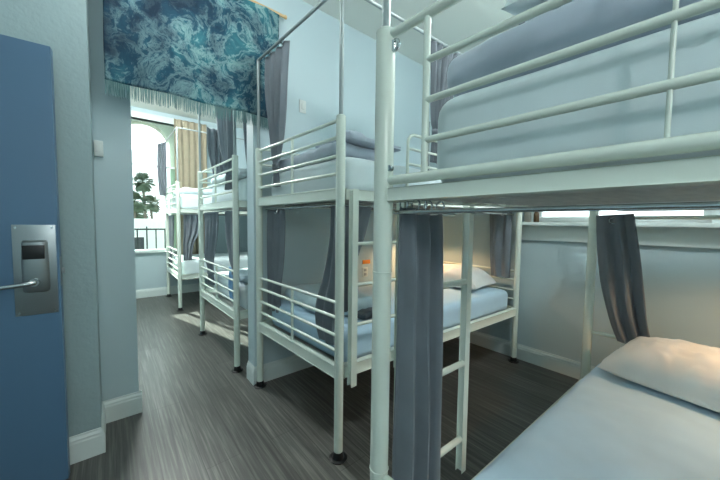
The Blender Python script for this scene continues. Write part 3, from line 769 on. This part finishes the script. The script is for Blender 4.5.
# farthest bunk
curtain('curtain', 'narrow grey curtain hanging from the canopy of the farthest bunk, against the bright window',
        [((.655, 6.0, 2.56), (.77, 5.99, 2.61), .02), ((.645, 6.0, 2.3), (.77, 6.0, 2.3), .02), ((.65, 6.0, 2.0), (.765, 6.0, 2.0), .02), ((.665, 6.0, 1.72), (.76, 6.0, 1.72), .018)],
        3, (0, 1, 0), seed=15, group=G)
curtain('curtain', 'grey curtain at the window corner of the farthest lower bunk',
        [((.80, 6.0, 1.395), (.80, 5.62, 1.395), .02), ((.80, 6.0, 1.1), (.80, 5.66, 1.1), .02), ((.80, 5.98, .85), (.80, 5.74, .85), .016), ((.80, 5.98, .6), (.80, 5.76, .6), .016)],
        3, (1, 0, 0), seed=16, group=G)
curtain('curtain', 'grey curtain at the near corner of the farthest lower bunk',
        [((.84, 5.04, 1.395), (1.10, 5.04, 1.395), .02), ((.84, 5.04, 1.15), (1.05, 5.04, 1.15), .02), ((.83, 5.04, .95), (.97, 5.04, .95), .016), ((.83, 5.04, .72), (.94, 5.04, .72), .014)],
        3, (0, 1, 0), seed=17, group=G)
drape = curtain('drape', 'long beige drape at the right side of the far window',
        [((.91, FW-.09, 3.06), (1.42, FW-.09, 3.06), .022), ((.91, FW-.09, 2.0), (1.42, FW-.09, 2.0), .03), ((.91, FW-.09, .25), (1.42, FW-.09, .25), .03)],
        5, (0, 1, 0), mat=M['curtain_beige'], seed=18)

# ------------------------------------------------------------------ small things on the sill
t = thing('tumbler', 'dull metal tumbler on the window sill beside the middle bunk corner', 'cup', (2.99, 1.165, WZ0))
o = MB().lathe((2.99, 1.165, WZ0), [(.026, 0), (.028, .004), (.032, .12), (.030, .122), (.026, .01)], 24).build('cup_body', M['tumbler'], t)
o2 = MB().torus((2.99, 1.165, WZ0+.121), (0, 0, 1), .031, .0025, 24, 8).build('rim', M['steel2'], t)
t = thing('jar', 'small brown glass jar on the window sill next to the metal tumbler', 'jar', (3.02, 1.10, WZ0))
MB().lathe((3.02, 1.10, WZ0), [(.020, 0), (.023, .004), (.023, .075), (.017, .088), (.017, .098)], 20).build('jar_body', M['brown'], t)
MB().lathe((3.02, 1.10, WZ0+.095), [(.019, 0), (.019, .02), (.016, .023)], 20).build('lid', M['iron'], t)

# ------------------------------------------------------------------ bunk reading lamps, and globes added for fill light
def fill_globe(x, y, label, power, drop=.42, col=(.965, 1, .975)):
    t = thing('fill_globe', label, 'lamp', (x, y, CZ))
    MB().lathe((x, y, CZ-.03), [(.06, .03), (.065, .02), (.06, 0), (.03, -.01)], 24).build('ceiling_rose', M['trim'], t)
    MB().tube([(x, y, CZ-.03), (x, y, CZ-drop+.14)], .008, 10).build('stem', M['pole'], t)
    MB().lathe((x, y, CZ-drop), [(.13*math.sin(PI*k/14)+.0005, -.13*math.cos(PI*k/14)) for k in range(15)], 28).build('globe', emit_mat('fill globe glow', col, power/2.2), t)
fill_globe(1.95, .0, 'added fill globe above the foreground bunk, out of frame', 104, .36)  # added globe, stands in for window light over the upper bunks
fill_globe(-.15, -1.2, 'added fill globe hanging low near the entrance, behind the viewer', 50, 1.05)  # added fill for the foreground bunk's front and lower mattress
fill_globe(.3, 1.75, 'added fill globe over the aisle, above the frame', 20, .36)  # added to light the middle bunk, its lower bed and the floor
fill_globe(.35, 4.2, 'added fill globe in the room beyond the doorway, hidden by the tapestry', 230, .22)  # unseen, added to brighten the far room and spill through the doorway

def reading_lamp(x, y, z, label, power, fx, fy):
    t = thing('reading_lamp', label, 'lamp', (x, y, z))
    MB().lathe((x, y, z-.05), [(.012, .055), (.03, .05), (.045, .01), (.047, 0), (.043, 0), (.028, .045)], 24).build('lamp_shade', M['steel'], t)
    MB().tube([(x, y, z), (x, y, z+.03), (fx, fy, z+.05)], .006, 10).build('arm', M['steel'], t)
    MB().lathe((x, y, z-.045), [(.004, 0), (.018, .01), (.02, .025), (.012, .04)], 16).build('bulb', M['warmglow'], t)
    ld = bpy.data.lights.new('reading light', 'SPOT'); ld.energy = power; ld.color = (1, .60, .30); ld.shadow_soft_size = .03
    ld.spot_size = math.radians(165); ld.spot_blend = .35
    lo = bpy.data.objects.new('reading_light', ld); COL.objects.link(lo); lo.location = (x, y, z-.055)
    return lo
reading_lamp(2.20, -.46, 1.24, 'warm reading lamp under the foreground upper bunk, out of frame', 12, 2.45, -.575)
reading_lamp(2.52, 1.98, 1.20, 'warm reading lamp in the lower middle bunk, hidden by the curtain', 7, 2.52, 2.335)

# ------------------------------------------------------------------ outside
AY0, AY1 = FW+.12, FW+.34; AX0, AX1 = .13, .87; AZ = 2.60
def arch_wall():
    m = MB(); cx = (AX0+AX1)/2; r = (AX1-AX0)/2
    def slab(poly):
        A = [m.bm.verts.new((x, AY0, z)) for x, z in poly]; B = [m.bm.verts.new((x, AY1, z)) for x, z in poly]; n = len(poly)
        m.bm.faces.new(A); m.bm.faces.new(B[::-1])
        for k in range(n): m.bm.faces.new((A[k], B[k], B[(k+1) % n], A[(k+1) % n]))
    slab([(-1.6, -4), (AX0, -4), (AX0, 4), (-1.6, 4)]); slab([(AX1, -4), (3.4, -4), (3.4, 4), (AX1, 4)]); slab([(AX0, -4), (AX1, -4), (AX1, .70), (AX0, .70)])
    N = 24; pts = [(cx+r*math.cos(PI*k/N), AZ+r*math.sin(PI*k/N)*1.0) for k in range(N+1)]
    for a, b in zip(pts, pts[1:]): slab([a, (a[0], 4), (b[0], 4), b])
    return m.build('wall_outer', M['facade'], smooth=False)
structure(arch_wall(), 'grey-green outer wall with an arched opening outside the far window', 'wall')
structure(MB().box(-300, 300, FW+.6, 700, -4.2, -4).build('ground', M['sand'], smooth=False), 'pale sand far below outside the window', 'ground')
t = thing('railing', 'dark iron railing outside the far window below the palms', 'railing', (.5, FW+.75, -1))
def kp(mb, nm, mat): return mb.build(nm, mat, t)
kp(MB().bar((-.8, FW+.75, 1.14), (2.2, FW+.75, 1.14), .03, .03), 'top_rail', M['iron']); kp(MB().bar((-.8, FW+.75, .55), (2.2, FW+.75, .55), .03, .03), 'bottom_rail', M['iron'])
for k in range(20):
    x = -.75+k*.145
    kp(MB().bar((x, FW+.75, -.2), (x, FW+.75, 1.14+(.05 if k % 3 == 0 else 0)), .018, .018, .002), 'picket', M['iron'])
structure(MB().box(-.9, 2.3, FW+.45, FW+1.0, -.3, -.2).build('trim_balcony', M['white_stucco'], smooth=False), 'narrow ledge carrying the iron railing', 'ledge')
tag(MB().box(-30, 40, 46, 47, -4, 1.55, bev=.03).build('haze_slab', M['white_stucco']), 'long white slab across the sand, standing in for horizon haze below the palms', 'wall')  # white slab added in place of bright haze along the horizon
tag(MB().box(1.6, 2.5, 34, 34.6, -4, -.2, bev=.05).build('beach_hut', M['iron']), 'small dark kiosk on the sand beyond the railing', 'kiosk')

def palm(x, y, ztop, label, scale=1.0, seed=0, n=84):
    rnd = random.Random(seed)
    t = thing('palm_tree', label, 'tree', (x, y, -4), 'palm trees on the beach')
    bend = rnd.uniform(-.5, .5)
    pts = [V((x+bend*(k/8)**2, y, -4+(ztop+4)*k/8)) for k in range(9)]
    MB().tube(pts, .25, 10, radii=[.28*scale*(1-.035*k) for k in range(9)]).build('trunk', M['palm_trunk'], t)
    top = pts[-1]; m = MB()
    for i in range(n):
        az = rnd.uniform(0, 2*PI); el = rnd.uniform(-.9, 1.35); L = scale*rnd.uniform(1.7, 2.3)
        d = V((math.cos(az)*math.cos(el), math.sin(az)*math.cos(el), math.sin(el)))
        stem = []; p = top.copy(); 
        for k in range(6):
            stem.append(p.copy()); p += d*(L/6*.5); d = (d+V((0, 0, -.07))).normalized()
        m.tube(stem, .02*scale, 4)
        side = d.cross(V((0, 0, 1))).normalized(); up = side.cross(d)
        for j in range(15):                                  # fan of leaflets
            a = (j/14-.5)*2.7; e = (d*math.cos(a)+side*math.sin(a)).normalized(); LL = L*.55*(1-.25*abs(a)/1.35)
            b0 = p-e*.02; w = side*math.cos(a)-d*math.sin(a)
            mid = b0+e*LL*.55+up*.03; tip = b0+e*LL+V((0, 0, -.14*L*(.3+abs(a)*.4)))
            v = [m.bm.verts.new(c) for c in (b0, mid+w*.06*scale, tip, mid-w*.06*scale)]
            v2 = m.bm.verts.new(mid+up*.03)
            m.bm.faces.new((v[0], v[1], v2)); m.bm.faces.new((v[1], v[2], v2)); m.bm.faces.new((v[2], v[3], v2)); m.bm.faces.new((v[3], v[0], v2))
    m.build('crown', M['palm_leaf'], t)
def dirx(px, y):                     # bearing of a sight line from the viewer, for siting the trees
    return math.tan(math.radians(39.8)+math.atan((px-360)/302))*y
palm(dirx(146, 58), 58, 7.2, 'tallest palm outside the far window', .88, 3)
palm(dirx(134, 54), 54, 3.9, 'shorter palm at the left edge of the far window', .92, 5)
palm(dirx(153, 62), 62, 4.1, 'slim palm right of the tallest one outside the window', .9, 8)
palm(dirx(137, 70), 70, 2.6, 'low bushy palm behind the shorter palm outside the window', 1.2, 11)

# ------------------------------------------------------------------ light from outside
sun = bpy.data.lights.new('sun', 'SUN'); sun.energy = 10.0; sun.angle = math.radians(.6); sun.color = (1, .96, .88)
so = bpy.data.objects.new('sun', sun); COL.objects.link(so)
el = math.radians(30); hd = V((.26, -.966, 0)).normalized()
sd = V((hd.x*math.cos(el), hd.y*math.cos(el), -math.sin(el)))
so.rotation_euler = sd.to_track_quat('-Z', 'Y').to_euler(); so.location = (0, 8, 6)
w = bpy.data.worlds.new('sky'); SC.world = w; w.use_nodes = True
bg = w.node_tree.nodes['Background']; bg.inputs['Color'].default_value = (.86, .95, 1, 1); bg.inputs['Strength'].default_value = 1.6

# ------------------------------------------------------------------ camera
f_px = 302; yaw = math.radians(39.8); pit = math.radians(3.15); rol = math.radians(.7)
F = V((math.sin(yaw), math.cos(yaw), 0)); R0 = V((math.cos(yaw), -math.sin(yaw), 0)); Z = V((0, 0, 1))
fw = F*math.cos(pit)-Z*math.sin(pit); up0 = F*math.sin(pit)+Z*math.cos(pit)
R = R0*math.cos(rol)+up0*math.sin(rol); U = up0*math.cos(rol)-R0*math.sin(rol)
cd = bpy.data.cameras.new('camera'); co = bpy.data.objects.new('camera', cd); COL.objects.link(co)
cd.sensor_fit = 'HORIZONTAL'; cd.sensor_width = 36; cd.lens = 36*f_px/720; cd.clip_start = .02; cd.clip_end = 2000
mw = Matrix((R, U, -fw)).transposed().to_4x4(); mw.translation = V((0, 0, 1.3)); co.matrix_world = mw
SC.camera = co
SC.view_settings.view_transform = 'Standard'; SC.view_settings.look = 'None'; SC.view_settings.gamma = 1
SC.view_settings.use_curve_mapping = False; SC.view_settings.exposure = 1.25
